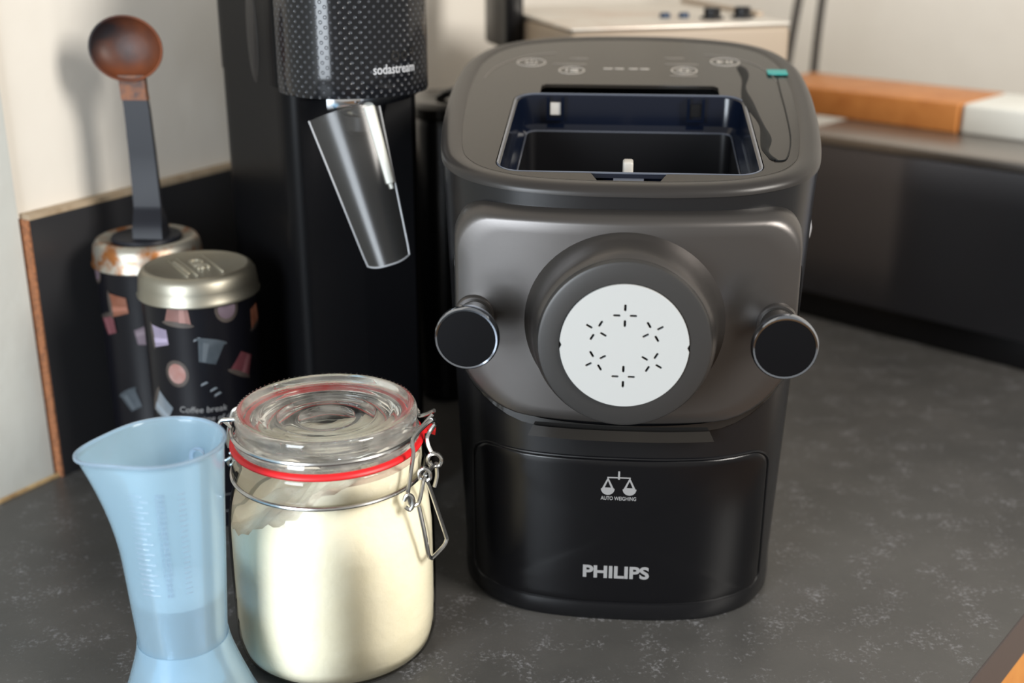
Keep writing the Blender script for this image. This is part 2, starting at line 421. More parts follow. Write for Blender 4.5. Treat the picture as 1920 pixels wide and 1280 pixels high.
# worktop
ED = Vector((0.641, 0.767, 0)); E0 = Vector((0.2765, 0.6262, 0)); EN = Vector((0.767, -0.641, 0))
a = W0 - WD*1.5 + WN*0.0040; b_ = CORNER - WD*0.001 + WN*0.0040
def isect(p, d, q, e):
    t = ((q.x-p.x)*e.y - (q.y-p.y)*e.x)/(d.x*e.y - d.y*e.x); return p + d*t
e_far = isect(E0, ED, CORNER - WD*0.001, WN)
e_near = E0 - ED*1.1
foot = [a, e_near, e_far, b_]
wt = empty('worktop', (0, 0, 0), 0, 'dark grey mottled laminate worktop running along the cream wall', 'worktop')
v = [(p.x, p.y, -0.036) for p in foot] + [(p.x, p.y, 0) for p in foot]
mk('surface', v, [(3, 2, 1, 0), (4, 5, 6, 7), (0, 1, 5, 4), (1, 2, 6, 5), (2, 3, 7, 6), (3, 0, 4, 7)], M['worktop'], wt, smooth=False)
def strip(name, p, q, n, t, z0, z1, m, parent):
    o = slab(name, p, q, n, t, z0, z1, m, parent); return o
strip('front_edge', e_near, e_far, EN, 0.0012, -0.036, -0.0006, M['edge_dark'], wt)
cb = empty('base_cabinet', (E0.x, E0.y, -0.9), 0, 'orange wood base cabinet under the worktop edge', 'cabinet')
def cab(name, s0, s1, back, t, z0, z1, m):
    p = E0 + ED*s0 - EN*back; q = E0 + ED*s1 - EN*back
    o = slab(name, p - Vector((E0.x, E0.y, 0)), q - Vector((E0.x, E0.y, 0)), EN, t, z0 + 0.9, z1 + 0.9, m, cb); return o
cab('carcass', -0.9, 0.62, 0.40, 0.374, -0.9, -0.0365, M['cabinet'])
for k, (s0, s1) in enumerate(((-0.88, -0.45), (-0.445, -0.01), (-0.005, 0.30), (0.305, 0.61))):
    cab('door', s0, s1, 0.0255, 0.020, -0.78, -0.040, M['cabinet'])

# ------------------------------------------------------------------ pasta machine
PM = empty('pasta_machine', (0.0670, 0.6927, 0), R(-5.0), 'black pasta machine with gunmetal front plate, white extrusion disc and open hopper', 'pasta machine')
HALF = [(0, 0), (.03, .0008), (.06, .005), (.08, .0125), (.097, .024), (.109, .040), (.116, .060), (.1215, .10), (.1255, .15), (.1275, .20),
        (.1265, .25), (.122, .28), (.112, .307), (.095, .327), (.07, .340), (.035, .348), (0, .350)]
ctrl = HALF + [(-x, y) for x, y in HALF[-2:0:-1]]
def closed_spline(P, per):
    n = len(P); out = []
    for i in range(n):
        p0, p1, p2, p3 = (Vector((*P[(i+k) % n], 0)) for k in (-1, 0, 1, 2))
        for k in range(per):
            t = k/per
            q = 0.5*((2*p1) + (-p0+p2)*t + (2*p0-5*p1+4*p2-p3)*t*t + (-p0+3*p1-3*p2+p3)*t**3)
            out.append((q.x, q.y))
    return out
OUT = closed_spline(ctrl, 4)
def inset(P, d):
    n = len(P); r = []
    for i in range(n):
        a = Vector((*P[i-1], 0)); b = Vector((*P[(i+1) % n], 0)); t = (b - a).normalized()
        r.append((P[i][0] - t.y*d, P[i][1] + t.x*d))
    return r
def zt(y): return 0.288 + 0.14*y
def sx(z): return 0.888 + 0.112*min(z/0.29, 1.0)
def yfront(x, z):
    xx = abs(x)/sx(z)
    for (x0, y0), (x1, y1) in zip(FR[:-1], FR[1:]):
        if x0 <= xx <= x1: return y0 + (y1-y0)*(xx-x0)/(x1-x0)
    return FR[-1][1]
FR = [p for p in OUT[:30] if p[1] < 0.11]
def ring(z, d=0.0, slope=None):
    L = []
    for x, y in inset(OUT, d):
        k = sx(z); zz = z + (0.14*y*(z/0.288)**3 if slope is None else slope(y))
        L.append((x*k, y, zz))
    return L
loops = [ring(0.0, 0.003), ring(0.0, 0.0005), ring(0.003, -0.0012), ring(0.011, -0.0008), ring(0.0145, -0.0003), ring(0.018, 0.0)]
loops += [ring(z) for z in (.05, .10, .15, .20, .24, .262)]
loops += [[(x, y, zt(y) - 0.0055) for x, y in OUT]]
mk('body', *loft(loops, cap0=True), M['black_plastic'], PM)
# top rim
prof = [(0.0010, -0.0060), (-0.0010, -0.0055), (-0.0010, -0.0040), (-0.0004, -0.0022), (0.0018, -0.0006), (0.005, 0.0), (0.009, -0.0004), (0.0125, -0.0010), (0.0135, -0.0018)]
mk('top_rim', *loft([[(x, y, zt(y) + dz) for x, y in inset(OUT, d)] for d, dz in prof]), M['rim'], PM, angle=60)
# deck with hopper opening
def arc(cx, cy, r, a0, a1, n=8): return [(cx + r*math.cos(R(a0 + (a1-a0)*k/n)), cy + r*math.sin(R(a0 + (a1-a0)*k/n))) for k in range(n+1)]
hole = [(-.0225, .0255), (-.0185, .0135), (.0185, .0135), (.0225, .0255)]
hole += arc(.0645, .0425, .0165, -90, 0) + arc(.0645, .1705, .0165, 0, 90)
hole += [(.0635, .187), (.0635, .2050), (.0605, .2090), (-.0605, .2090), (-.0635, .2050), (-.0635, .187)]
hole += arc(-.0645, .1705, .0165, 90, 180) + arc(-.0645, .0425, .0165, 180, 270)
flat_curve('deck', [inset(OUT, 0.0128), hole[::-1]], M['deck'], PM, 0.0012, fn=lambda c: Vector((c.x, c.y, zt(c.y) - 0.0022 + c.z)))
# hopper
def hloop(d, dz, zabs=None):
    L = rrect(-.081 + d, .081 - d, .026 + d, .187 - d, max(.0165 - d, .004), max(.0165 - d, .004), n=6, m=4)
    return [(x, y, (zt(y) + dz) if zabs is None else zabs) for x, y in L]
mk('hopper_liner', *loft([hloop(.0000, -.004), hloop(.0012, -.0015), hloop(.0028, -.0026), hloop(.0040, -.022), hloop(.0085, -.026)]), M['liner'], PM)
mk('hopper_chamber', *loft([hloop(.0085, -.026), hloop(.0095, -.06), hloop(.012, 0, .20), hloop(.020, 0, .165), hloop(.034, 0, .150)], cap1=True), M['black_deep'], PM)
mk('liner_edge', *tube([(x, y, z) for x, y, z in hloop(.0012, -.0014)], 0.0007, 6, closed=True), M['liner_edge'], PM)
mk('liner_step', *tube([(x, y, z) for x, y, z in hloop(.0088, -.0255)], 0.0005, 6, closed=True), M['liner_edge'], PM)
v, f = box(-.067, .067, .1885, .2125, -.016, -.011)
mk('hinge_recess', [(x, y, zt(y) + z) for x, y, z in v], f, M['black_deep'], PM, smooth=False)
v, f = box(-.026, .026, .0105, .0245, -.010, -.007)
mk('latch_recess', [(x, y, zt(y) + z) for x, y, z in v], f, M['black_deep'], PM, smooth=False)
v, f = box(-.009, .009, .0135, .0245, -.007, -.0035)
mk('latch', [(x, y, zt(y) + z) for x, y, z in v], f, M['liner_edge'], PM, smooth=False)
for s, col in ((-1, 'paddle'), (1, 'black_plastic')):
    cx = -.0520 if s < 0 else .0470
    q = join(*[box(cx + x0, cx + x1, .1795, .1835, zt(.18) + z0, zt(.18) + z1) for x0, x1, z0, z1 in
               ((-.0062, -.0042, -.0165, -.002), (.0042, .0062, -.0165, -.002), (-.0062, .0062, -.0185, -.0165))])
    fr_ = mk('catch_frame', *q, M['liner'], PM, smooth=False)
    mk('catch', *box(cx - .0036, cx + .0036, .1808, .1838, zt(.18) - .0145, zt(.18) - .006), M[col], fr_, smooth=False)
rbox('mixing_paddle', -.0035, .0030, .054, .066, .20, .2915, .0014, M['paddle'], PM)
mk('paddle_shaft', *lathe([(0, .05), (.008, .05), (.008, .165), (0, .165)], 20, 'y', (0, 0, .205)), M['paddle'], PM)
# control panel print on the deck
def deckpt(x, y, h=0.0): return Vector((x, y, zt(y) - 0.0009 + h))
def annulus(r0, r1, cx, cy): return [circle(r1, 36, (cx, cy)), circle(r0, 36, (cx, cy))[::-1]]
fd = lambda c: deckpt(c.x, c.y, c.z)
for nm, bx_, by_ in (('power', -.0755, .2665), ('list', -.0435, .2455), ('cup', .0410, .2485), ('play', .0730, .2735)):
    r = .0112 if nm in ('power', 'play') else .0098
    bt = flat_curve('touch_button', annulus(r - .0007, r, bx_, by_), M['print_light'], PM, 0.00012, fn=fd)
    def ic(sp): flat_curve('icon', sp, M['print_light'], bt, 0.00012, fn=fd)
    def rc(x0, x1, y0, y1): return [(bx_ + x0, by_ + y0), (bx_ + x1, by_ + y0), (bx_ + x1, by_ + y1), (bx_ + x0, by_ + y1)]
    if nm == 'power':
        o_ = arc(bx_, by_, .0046, 125, 415, 20); i_ = arc(bx_, by_, .0038, 125, 415, 20)[::-1]
        ic([o_ + i_]); ic([rc(-.0005, .0005, .001, .006)])
    elif nm == 'list':
        for k in (-.003, 0, .003): ic([rc(-.0012, .0050, k - .0005, k + .0005)]); ic([rc(-.0045, -.0030, k - .0005, k + .0005)])
    elif nm == 'play':
        ic([[(bx_ - .006, by_ - .003), (bx_ - .0005, by_), (bx_ - .006, by_ + .003)]])
        ic([rc(.0010, .0024, -.003, .003)]); ic([rc(.0040, .0054, -.003, .003)])
    else:
        ic([rc(-.003, .003, -.004, .004), rc(-.0022, .0022, -.0032, .0032)[::-1]]); ic([rc(-.006, -.003, -.0006, .0006)]); ic([rc(.003, .0055, -.0006, .0006)])
for x0, x1, yy in ((-.046, -.032, .279), (-.0585, -.033, .2625), (.027, .042, .2825), (.027, .052, .2655), (.030, .050, .234)):
    flat_curve('caption_line', [[(x0, yy - .0007), (x1, yy - .0007), (x1, yy + .0007), (x0, yy + .0007)]], M['print_dim'], PM, 0.00012, fn=fd)
for k in range(4):
    x0 = -.0195 + k*.0085 + (.002 if k > 1 else 0)
    flat_curve('digit_bar', [[(x0, .2505), (x0 + .0068, .2505), (x0 + .0068, .2522), (x0, .2522)]], M['print_light'], PM, 0.00012, fn=fd)
# glass display zone border (thin arc line) and peeling film
pa = [(-.107, .222), (-.104, .242), (-.098, .26), (-.089, .275), (-.076, .287), (-.058, .294)]
mk('display_border', *tube([deckpt(p.x, p.y, .0001) for p in smooth_path([(x, y, 0) for x, y in pa])], .0003, 5), M['print_dim'], PM)
mk('display_border', *tube([deckpt(-p.x, p.y, .0001) for p in smooth_path([(x, y, 0) for x, y in pa])], .0003, 5), M['print_dim'], PM)
cr = [(.0835, .262), (.0850, .235), (.0815, .200), (.0825, .165), (.0865, .125), (.0870, .095), (.0845, .070), (.0885, .052)]
cr = smooth_path([(x, y, 0) for x, y in cr], 5)
cl = []
for i, p in enumerate(cr):
    wdt = .0026 + .0010*math.sin(i*.55) if 0 < i < len(cr) - 1 else .0005
    cl.append([deckpt(p.x - wdt, p.y, .0001), deckpt(p.x - wdt*.5, p.y, .0007), deckpt(p.x, p.y, .0009), deckpt(p.x + wdt*.5, p.y, .0007), deckpt(p.x + wdt, p.y, .0001)])
film = mk('film_crease_reflection', *loft(cl, closed=False), M['film'], PM)  # raised crease carrying the painted dark reflection
fe = smooth_path([(.1085, .236, 0), (.1070, .20, 0), (.1055, .15, 0), (.1030, .10, 0), (.0990, .07, 0), (.0945, .0535, 0), (.0885, .0515, 0)], 6)
mk('film_edge', *tube([deckpt(p.x, p.y, .0002) for p in fe], .00045, 5), M['film'], film)
tb = [(.1020, .2365), (.1165, .2365), (.1165, .2480), (.1020, .2480)]
flat_curve('film_tab', [tb], M['teal'], film, 0.0004, fn=lambda c: deckpt(c.x, c.y, .0012 + c.z))

# front plate
def yplate(x, z): return -0.012 + 1.45*x*x
PZ = 0.208
def plate_loop(hw, z0, z1, rt, rb, bulge, dy, yf=yplate):
    L = []
    for x, z in rrect(-hw, hw, z0, z1, rt, rb, 9, 14):
        if z < .175: z -= bulge*(1 - (x/hw)**2)*(.175 - z)/(.175 - z0)
        L.append((x, yf(x, z) + dy, z))
    return L
def shrink(L, k, c, yf, dy=0):
    out = []
    for x, y, z in L:
        X = c[0] + (x - c[0])*k; Z = c[1] + (z - c[1])*k; out.append((X, yf(X, Z) + dy, Z))
    return out
pl = [plate_loop(.1035, .1475, .2750, .020, .045, .0035, .030),
      plate_loop(.1035, .1475, .2750, .020, .045, .0035, .0125),
      plate_loop(.1030, .1478, .2742, .020, .045, .0035, .0085),
      plate_loop(.1022, .1482, .2712, .021, .045, .0035, .0025),
      plate_loop(.1010, .1488, .2695, .022, .045, .0035, .0006),
      plate_loop(.0995, .1496, .2675, .022, .045, .0035, .0)]
base_l = pl[-1]
for k in (.9, .78, .64, .5): pl.append(shrink(base_l, k, (0, PZ), yplate))
mk('front_plate', *loft(pl), M['gunmetal'], PM, angle=50)
bk = [plate_loop(.1045, .1415, .2550, .02, .05, .0075, .034), plate_loop(.1045, .1415, .2550, .02, .05, .0075, .0110), plate_loop(.1030, .1430, .2550, .02, .05, .0075, .0075), plate_loop(.0990, .1480, .2550, .02, .05, .0075, .0075)]
mk('plate_backing', *loft(bk), M['black_gloss'], PM, angle=50)
# snout
sn = [(.0598, -.0060), (.0570, -.0112), (.0552, -.0155), (.0540, -.0215), (.0531, -.0290), (.0523, -.0355), (.0512, -.0393), (.0496, -.0415)]
mk('extruder_collar', *lathe(sn, 72, 'y', (0, 0, PZ)), M['gunmetal'], PM, angle=60)
mk('extruder_ring', *lathe([(.0496, -.0405), (.0494, -.0440), (.0486, -.0455), (.0470, -.0460), (.0368, -.0460), (.0366, -.0435), (0, -.0435)], 72, 'y', (0, 0, PZ)), M['ring_grey'], PM)
mk('disc_backing', *lathe([(.0360, -.0442), (0, -.0442)], 40, 'y', (0, 0, PZ)), M['black_deep'], PM)
outer = []
for k in range(96):
    a_ = 2*math.pi*k/96; r = .0362
    if k in (0, 48): r = .0350
    outer.append((r*math.cos(a_), r*math.sin(a_)))
slots = []
for g in range(6):
    ga = R(90 + 60*g); gc = Vector((.0182*math.cos(ga), .0182*math.sin(ga)))
    for q in range(4):
        d = Vector((math.cos(ga + q*math.pi/2), math.sin(ga + q*math.pi/2))); n_ = Vector((-d.y, d.x)); hw = .00082
        p0 = gc + d*.0032; p1 = gc + d*.0060; L = []
        for k in range(7):
            t = -math.pi/2 + math.pi*k/6; L.append(p1 + d*hw*math.cos(t) + n_*hw*math.sin(t))
        for k in range(7):
            t = math.pi/2 + math.pi*k/6; L.append(p0 + d*hw*math.cos(t) + n_*hw*math.sin(t))
        slots.append([(p.x, p.y) for p in L][::-1])
flat_curve('extrusion_disc', [outer] + slots, M['white_plastic'], PM, 0.0010, bevel=0.00015, fn=lambda c: Vector((c.x, -.0464 - c.z, PZ + c.y)))
# two screw knobs
for s in (-1, 1):
    c = (s*.0895, 0, .2085)
    kb = mk('locking_knob', *lathe([(.0105, .012), (.0108, -.010), (.0112, -.028), (.0130, -.0335), (.0165, -.0360), (.0178, -.0375)], 40, 'y', c), M['black_gloss'], PM)
    mk('knob_rim', *lathe([(.0176, -.0370), (.0186, -.0378), (.0189, -.0405), (.0187, -.0432), (.0178, -.0446), (.0168, -.0444)], 48, 'y', c), M['dark_chrome'], kb)
    mk('knob_face', *lathe([(.0170, -.0436), (.0166, -.0442), (.006, -.0444), (0, -.0444)], 48, 'y', c), M['knob_black'], kb)
    mk('knob_collar', *lathe([(.0124, .006), (.0126, yplate(.0895, 0) - .0020), (.0118, yplate(.0895, 0) - .0035), (.0105, yplate(.0895, 0) - .0035)], 40, 'y', c), M['gunmetal'], kb)
# glossy chin insert
def ybody(x, z): return yfront(x, z)
ch = []
for zz, hw in ((.1315, .0575), (.1318, .0572), (.1385, .0540)):
    ch.append([(hw*(-1 + 2*k/20), ybody(hw*(-1 + 2*k/20), zz) - (.0050 if zz == .1315 else .0078 if zz > .135 else .0088), zz) for k in range(21)])
mk('chin_insert', *loft(ch, closed=False), M['deck'], PM)
# drawer front
def ydr(x, z): return ybody(x, z) - 0.0016
def dloop(d, dy, rt=.013):
    return [(x, ydr(x, z) + dy, z) for x, z in rrect(-.0945 + d, .0945 - d, .0140 + d, .1155 - d, rt, .006, 7, 16)]
dl = [dloop(0, .0040), dloop(0, .0008), dloop(.0005, .0002), dloop(.0012, 0)]
for k in (.93, .85, .7, .5, .25, .02): dl.append(shrink(dl[3], k, (0, .066), ydr))
dr = mk('drawer', *loft(dl, cap1=True), M['black_drawer'], PM)
gl = [(x, ydr(x, z) + .0012, z) for x, z in rrect(-.0955, .0955, .0132, .1165, .014, .007, 7, 16)]
mk('drawer_gap', *tube(gl, .0008, 6, closed=True), M['black_deep'], PM)
# printed marks on the drawer
fr2 = lambda zc, xc=0.0: (lambda c: Vector((c.x + xc, ydr(c.x + xc, zc + c.y) - .00012 - c.z, zc + c.y)))
text('brand_lettering', 'PHILIPS', .0118, M['print_grey'], dr, fr2(.0365), .00012, bold=.00042, width=.0425)
text('caption_lettering', 'AUTO WEIGHING', .0036, M['print_grey'], dr, fr2(.0895), .00012, bold=.00004, width=.0222)
def icon(sp): flat_curve('scale_icon', sp, M['print_grey'], dr, 0.00012, fn=fr2(.1005))
icon([[(-.0006, .0022), (.0006, .0022), (.0006, .0078), (-.0006, .0078)]])
icon([[(-.0073, .0030), (.0073, .0030), (.0073, .0038), (-.0073, .0038)]])
for s in (-1, 1):
    cx = s*.0068
    icon([[(cx, .0036), (cx - .0038, -.0045), (cx + .0038, -.0045)], [(cx, .0012), (cx + .0020, -.0036), (cx - .0020, -.0036)]])
    icon([arc(cx, -.0044, .0043, 180, 360, 12)])
# side catch
mk('side_catch', *lathe([(0, 0), (.010, 0), (.0105, .004), (.007, .009), (0, .0105)], 20, 'z', (0, 0, 0)), M['guard_edge'], PM, loc=(.1165, .135, .232), rot=(0, R(90), 0))

# ------------------------------------------------------------------ clip-top jar of flour
JX, JY = -0.1105, 0.672
JAR = empty('clip_jar', (JX, JY, 0), 0, 'glass clip-top jar with red rubber seal and wire bail', 'jar')
jp = [(0, .0035), (.046, .0035), (.051, .0010), (.0555, .0012), (.0600, .006), (.0620, .014), (.0626, .030), (.0628, .060), (.0626, .085), (.0618, .095),
      (.0602, .1045), (.0580, .1125), (.0566, .1170), (.0562, .1210), (.0568, .1240), (.0576, .1275), (.0574, .1335), (.0566, .1375), (.0562, .1385), (.0505, .1385)]
body = mk('jar_body', *lathe(jp, 80), M['glass'], JAR, angle=80)
gj = [(.0500, .1386), (.0566, .1386), (.0576, .1394), (.0580, .1404), (.0576, .1414), (.0566, .1422), (.0500, .1422), (.0500, .1386)]
mk('rubber_seal', *lathe(gj, 72), M['red_rubber'], JAR)
bmt = tube([(.0565*math.cos(R(a_)), .0565*math.sin(R(a_)), .1404) for a_ in range(0, 1)] + [(.0565, .001, .1404)], .001, 5)
tp = [Vector((.054 + .010*t, .010 + .004*math.sin(t*3), .1404)) for t in (0, .5, 1)]
v, f = loft([[(p.x, p.y - .005, p.z - .0012), (p.x, p.y + .005, p.z - .0012), (p.x, p.y + .005, p.z + .0012), (p.x, p.y - .005, p.z + .0012)] for p in tp], True, True)
mk('seal_tab', v, f, M['red_rubber'], JAR, smooth=False)
# lid: closed thick glass with recessed dish and rings
lp = [(0, .1480), (.030, .1480), (.040, .1470), (.0480, .1428), (.0550, .1425), (.0556, .1436), (.0552, .1455), (.0538, .1475), (.0536, .1530), (.0541, .1565), (.0538, .1590), (.0526, .1606), (.0505, .1612),
      (.0488, .1606), (.0472, .1590), (.0440, .1578), (.0400, .1566), (.0392, .1570), (.0384, .1562), (.0300, .1546), (.0292, .1550), (.0284, .1541), (.0180, .1530), (.0172, .1534), (.0164, .1527), (.006, .1522), (0, .1521)]
lid = mk('lid', *lathe(lp, 96), M['lid_glass'], JAR, angle=80)
beads = []
for k in range(90):
    a_ = 2*math.pi*k/90; p = Vector((.0519*math.cos(a_), .0519*math.sin(a_), .1611))
    o_ = [Vector((1, 0, 0)), Vector((0, 1, 0)), Vector((-1, 0, 0)), Vector((0, -1, 0))]
    vv = [p + Vector((0, 0, .0008))] + [p + q*.0011 for q in o_]
    beads.append((vv, [(0, 1, 2), (0, 2, 3), (0, 3, 4), (0, 4, 1)]))
mk('lid_beading', *join(*beads), M['glass'], lid)['kind'] = 'stuff'
# wires, in jar coordinates
neck = [(.0580*math.cos(R(a_)), .0580*math.sin(R(a_)), .1222) for a_ in range(0, 360, 5)]
mk('neck_wire', *tube(neck, .0012, 8, closed=True), M['steel'], JAR)
lw = [(.0562*math.cos(R(a_)), .0562*math.sin(R(a_)), .1492 + .0022*math.sin(R(a_))*0) for a_ in range(180, 361, 6)]
lw = [(-.063, .004, .1495)] + lw[1:-2] + [(.0585, -.006, .1515), (.0635, -.003, .1565)]
mk('lid_wire', *tube(smooth_path(lw, 3), .0013, 8), M['steel'], JAR)
lwb = [(.0562*math.cos(R(a_)), .0562*math.sin(R(a_)), .1492) for a_ in range(0, 181, 6)]
lwb = [(.0640, .004, .1560)] + lwb[2:-1] + [(-.063, .006, .1495)]
mk('lid_wire', *tube(smooth_path(lwb, 3), .0013, 8), M['steel'], JAR)
def px(x, y, dy):      # a point of the wire work, given in picture units on the plane dy behind the jar axis
    Y = JY + dy; ang = R(20) + math.atan((y - 640)/2300); z = .446 - Y*math.tan(ang)
    dep = Y*math.cos(R(20)) + (.446 - z)*math.sin(R(20))
    return Vector(((x - 960)/2300*dep - JX, dy, z))
def wire(name, pts, dy, r=.0013, cl=False, per=5):
    P = [px(x, y, d if isinstance(dy, list) else dy) for (x, y), d in zip(pts, dy if isinstance(dy, list) else [0]*len(pts))]
    P = smooth_path(P, per)
    return mk(name, *tube(P, r, 8), M['steel'], JAR)
wire('hinge_wire', [(444, 786), (425, 787), (413, 791), (405, 820), (396, 850), (399, 858), (410, 862), (425, 862), (434, 856)], -.012)
wire('hinge_wire', [(449, 764), (441, 767), (436, 774), (430, 800), (427, 826), (430, 838)], .004)
wire('hinge_pin', [(414, 827), (415, 838), (416, 850)], -.010)
wire('hinge_loop', [(431, 850), (438, 846), (441, 856), (437, 868), (430, 870), (427, 860)], -.012)
wire('clasp_link', [(808, 788), (797, 797), (778, 817), (773, 832), (775, 850), (771, 880), (766, 915), (765, 932), (772, 947), (783, 944), (788, 932), (793, 905), (797, 893)], [-.016, -.020, -.029, -.033, -.034, -.036, -.038, -.038, -.038, -.036, -.034, -.030, -.026])
wire('clasp_link', [(817, 794), (808, 806), (801, 820), (803, 834), (809, 847)], [-.004, -.004, -.006, -.008, -.010])
wire('clasp_link', [(808, 788), (815, 788), (818, 794)], [-.016, -.010, -.004])
wire('clasp_loop', [(807, 872), (802, 862), (808, 851), (820, 851), (828, 861), (824, 872), (813, 873), (806, 866)], -.014)
wire('clasp_loop', [(788, 898), (786, 885), (795, 878), (805, 883), (807, 895), (799, 902)], -.027)
wire('clasp_loop', [(758, 938), (763, 928), (772, 930), (775, 943), (769, 955), (760, 950)], -.040)
wire('clasp_post', [(815, 872), (806, 880), (797, 890)], [-.014, -.020, -.027])
wire('clasp_post', [(818, 868), (820, 890), (815, 912)], [-.010, -.008, -.008])
wire('clasp_lever', [(795, 896), (804, 910), (820, 956), (836, 1004), (837, 1012), (831, 1024), (812, 1044), (807, 1045), (803, 1038), (795, 995), (785, 948)], [-.027, -.025, -.020, -.016, -.016, -.018, -.026, -.028, -.031, -.036, -.039])
# flour
def rin(z):
    for (r0, z0), (r1, z1) in zip(jp[3:-1], jp[4:]):
        if z0 <= z <= z1: return r0 + (r1-r0)*(z-z0)/max(z1-z0, 1e-6) - .0016
    return .052
def fsurf(x, y):
    h = .1105 + .58*(x + .018) - .05*(y) + .0022*math.sin(x*190 + 1.3) + .0016*math.sin(y*230 + x*120) + .0012*math.sin(x*520 - y*330)
    return max(.080, min(h, .1335))
NA = 96; fl_l = [[(.045*math.cos(2*math.pi*j/NA), .045*math.sin(2*math.pi*j/NA), .0045) for j in range(NA)]]
for t in (0.0, .03, .08, .2, .4, .6, .75, .87, .95, 1.0):
    L = []
    for j in range(NA):
        a_ = 2*math.pi*j/NA; zs = fsurf(.056*math.cos(a_), .056*math.sin(a_)); z = .006 + (zs - .006)*t; r = rin(z)
        L.append((r*math.cos(a_), r*math.sin(a_), z))
    fl_l.append(L)
for k in (.95, .85, .7, .55, .4, .25, .1, .01):
    L = []
    for j in range(NA):
        a_ = 2*math.pi*j/NA; zs = fsurf(.056*math.cos(a_), .056*math.sin(a_)); r = rin(zs)*k
        x, y = r*math.cos(a_), r*math.sin(a_); L.append((x, y, fsurf(x, y)*(1 - max(0, k-.9)*0) ))
    fl_l.append(L)
fv, ff = loft(fl_l, cap0=True)
flo = mk('flour', fv, ff, M['flour'], None, angle=70)
flo.location = (JX, JY, 0)
tag(flo, 'cream coloured flour heaped inside the clip-top glass jar', 'flour', kind='stuff')

# ------------------------------------------------------------------ measuring cup with water
MX, MY = -0.1865, 0.597
CUP = empty('measuring_cup', (MX, MY, 0), 0, 'translucent blue plastic measuring cup with pouring spout and water inside', 'measuring cup')
SP = math.atan2(-.016, -.040)
def cup_r(z):
    P = [(.0, .0235), (.026, .0236), (.06, .0252), (.10, .0276), (.14, .0300), (.172, .0322)]
    for (z0, r0), (z1, r1) in zip(P[:-1], P[1:]):
        if z <= z1: return r0 + (r1-r0)*(z-z0)/(z1-z0)
    return P[-1][1]
def cup_ring(z, dr=0.0, n=96):
    L = []
    for j in range(n):
        a_ = 2*math.pi*j/n; d = (a_ - SP + math.pi) % (2*math.pi) - math.pi
        k = max(0, (z - .105)/.067)
        r = cup_r(z) + dr + .0125*k**1.8*math.exp(-(d/.48)**2)
        L.append((r*math.cos(a_), r*math.sin(a_), z - .0015*k*math.exp(-(d/.5)**2)))
    return L
zs = [.026, .030, .045, .060, .080, .100, .110, .120, .130, .140, .150, .158, .164, .168, .1705]
outl = [cup_ring(z) for z in zs]
inl = [cup_ring(z, -.0012) for z in reversed(zs)]
cb_ = [[(x*.02, y*.02, .0275) for x, y, z in inl[-1]]]
bot = [[(x*.02, y*.02, .0260) for x, y, z in outl[0]]]
rimv = [cup_ring(.1715, .0012), cup_ring(.1725, .0004), cup_ring(.1722, -.0008)]
mk('cup_wall', *loft(bot + outl + rimv + inl + cb_), M['cup'], CUP, angle=60)
rt_ = [((r_[0]), r_[1], r_[2]) for r_ in cup_ring(.1718, .0002)]
mk('rim_bead', *tube(rt_, .0011, 6, closed=True), M['cup_mark'], CUP)
foot_p = [(.0255, .052), (.0262, .047), (.0280, .040), (.0325, .026), (.0385, .010), (.0415, .0030), (.0428, 0), (.0412, 0), (.0372, .010), (.0314, .026), (.0270, .040), (.0256, .047), (.0252, .052), (.0255, .052)]
mk('foot', *lathe(foot_p, 72), M['cup'], CUP)
WL = .0815
wv = [cup_ring(.0285, -.0016), cup_ring(.045, -.0016), cup_ring(.065, -.0016), cup_ring(WL, -.0016)]
wt_ = mk('water', *loft([[(x*.02, y*.02, .0285) for x, y, z in wv[0]]] + wv + [cup_ring(WL, -.008), [(x*.02, y*.02, WL) for x, y, z in wv[-1]]]), M['water'], None, angle=50)
wt_.location = (MX, MY, 0)
tag(wt_, 'clear water half filling the blue measuring cup', 'water')
wt_.data.materials.append(M['water_top'])
nloop = 96
for p_ in wt_.data.polygons:
    if all(abs(wt_.data.vertices[i].co.z - WL) < 1e-6 for i in p_.vertices): p_.material_index = 1
# graduation: ticks and numbers on the front
ticks = []
def cupfn(a0, zc):
    def fn(c):
        z = zc + c.y; r = cup_r(z) + .0003 + c.z; a_ = a0 + c.x/r
        return Vector((r*math.cos(a_), r*math.sin(a_), z))
    return fn
for k in range(20):
    z = .094 + k*.0032
    for a0, a1 in ((-1.98, -1.72 if k % 2 else -1.62),):
        L = []
        for q in range(5):
            a_ = a0 + (a1-a0)*q/4; r = cup_r(z) + .0003; L.append((r*math.cos(a_), r*math.sin(a_), z))
        ticks.append(tube(L, .00028, 5))
    for a0, a1 in ((-1.12, -1.00),):
        L = []
        for q in range(4):
            a_ = a0 + (a1-a0)*q/3; r = cup_r(z) + .0003; L.append((r*math.cos(a_), r*math.sin(a_), z))
        ticks.append(tube(L, .00028, 5))
mk('scale_ticks', *join(*ticks), M['cup_mark'], CUP)['kind'] = 'stuff'
for k in range(0, 20):
    text('scale_number', str(60 + 10*k), .0034, M['cup_mark'], CUP, cupfn(-1.42, .094 + k*.0032), .0002)
text('inner_wall_letter', 'C', .016, M['cup_mark'], CUP, lambda c: (lambda r, a_: Vector((r*math.cos(a_), r*math.sin(a_), .150 + c.y)))(cup_r(.150 + c.y) - .0018 - c.z, 1.22 - c.x/.03), .0004, bold=.0004)  # letter C on the inside of the back wall
mk('foot_mark', *tube([(.0246*math.cos(-1.35 + .10*math.cos(t)), .0246*math.sin(-1.35 + .10*math.cos(t)), .036 + .0012*math.sin(t)) for t in [2*math.pi*k/20 for k in range(20)]], .0004, 5, closed=True), M['cup_mark'], CUP)

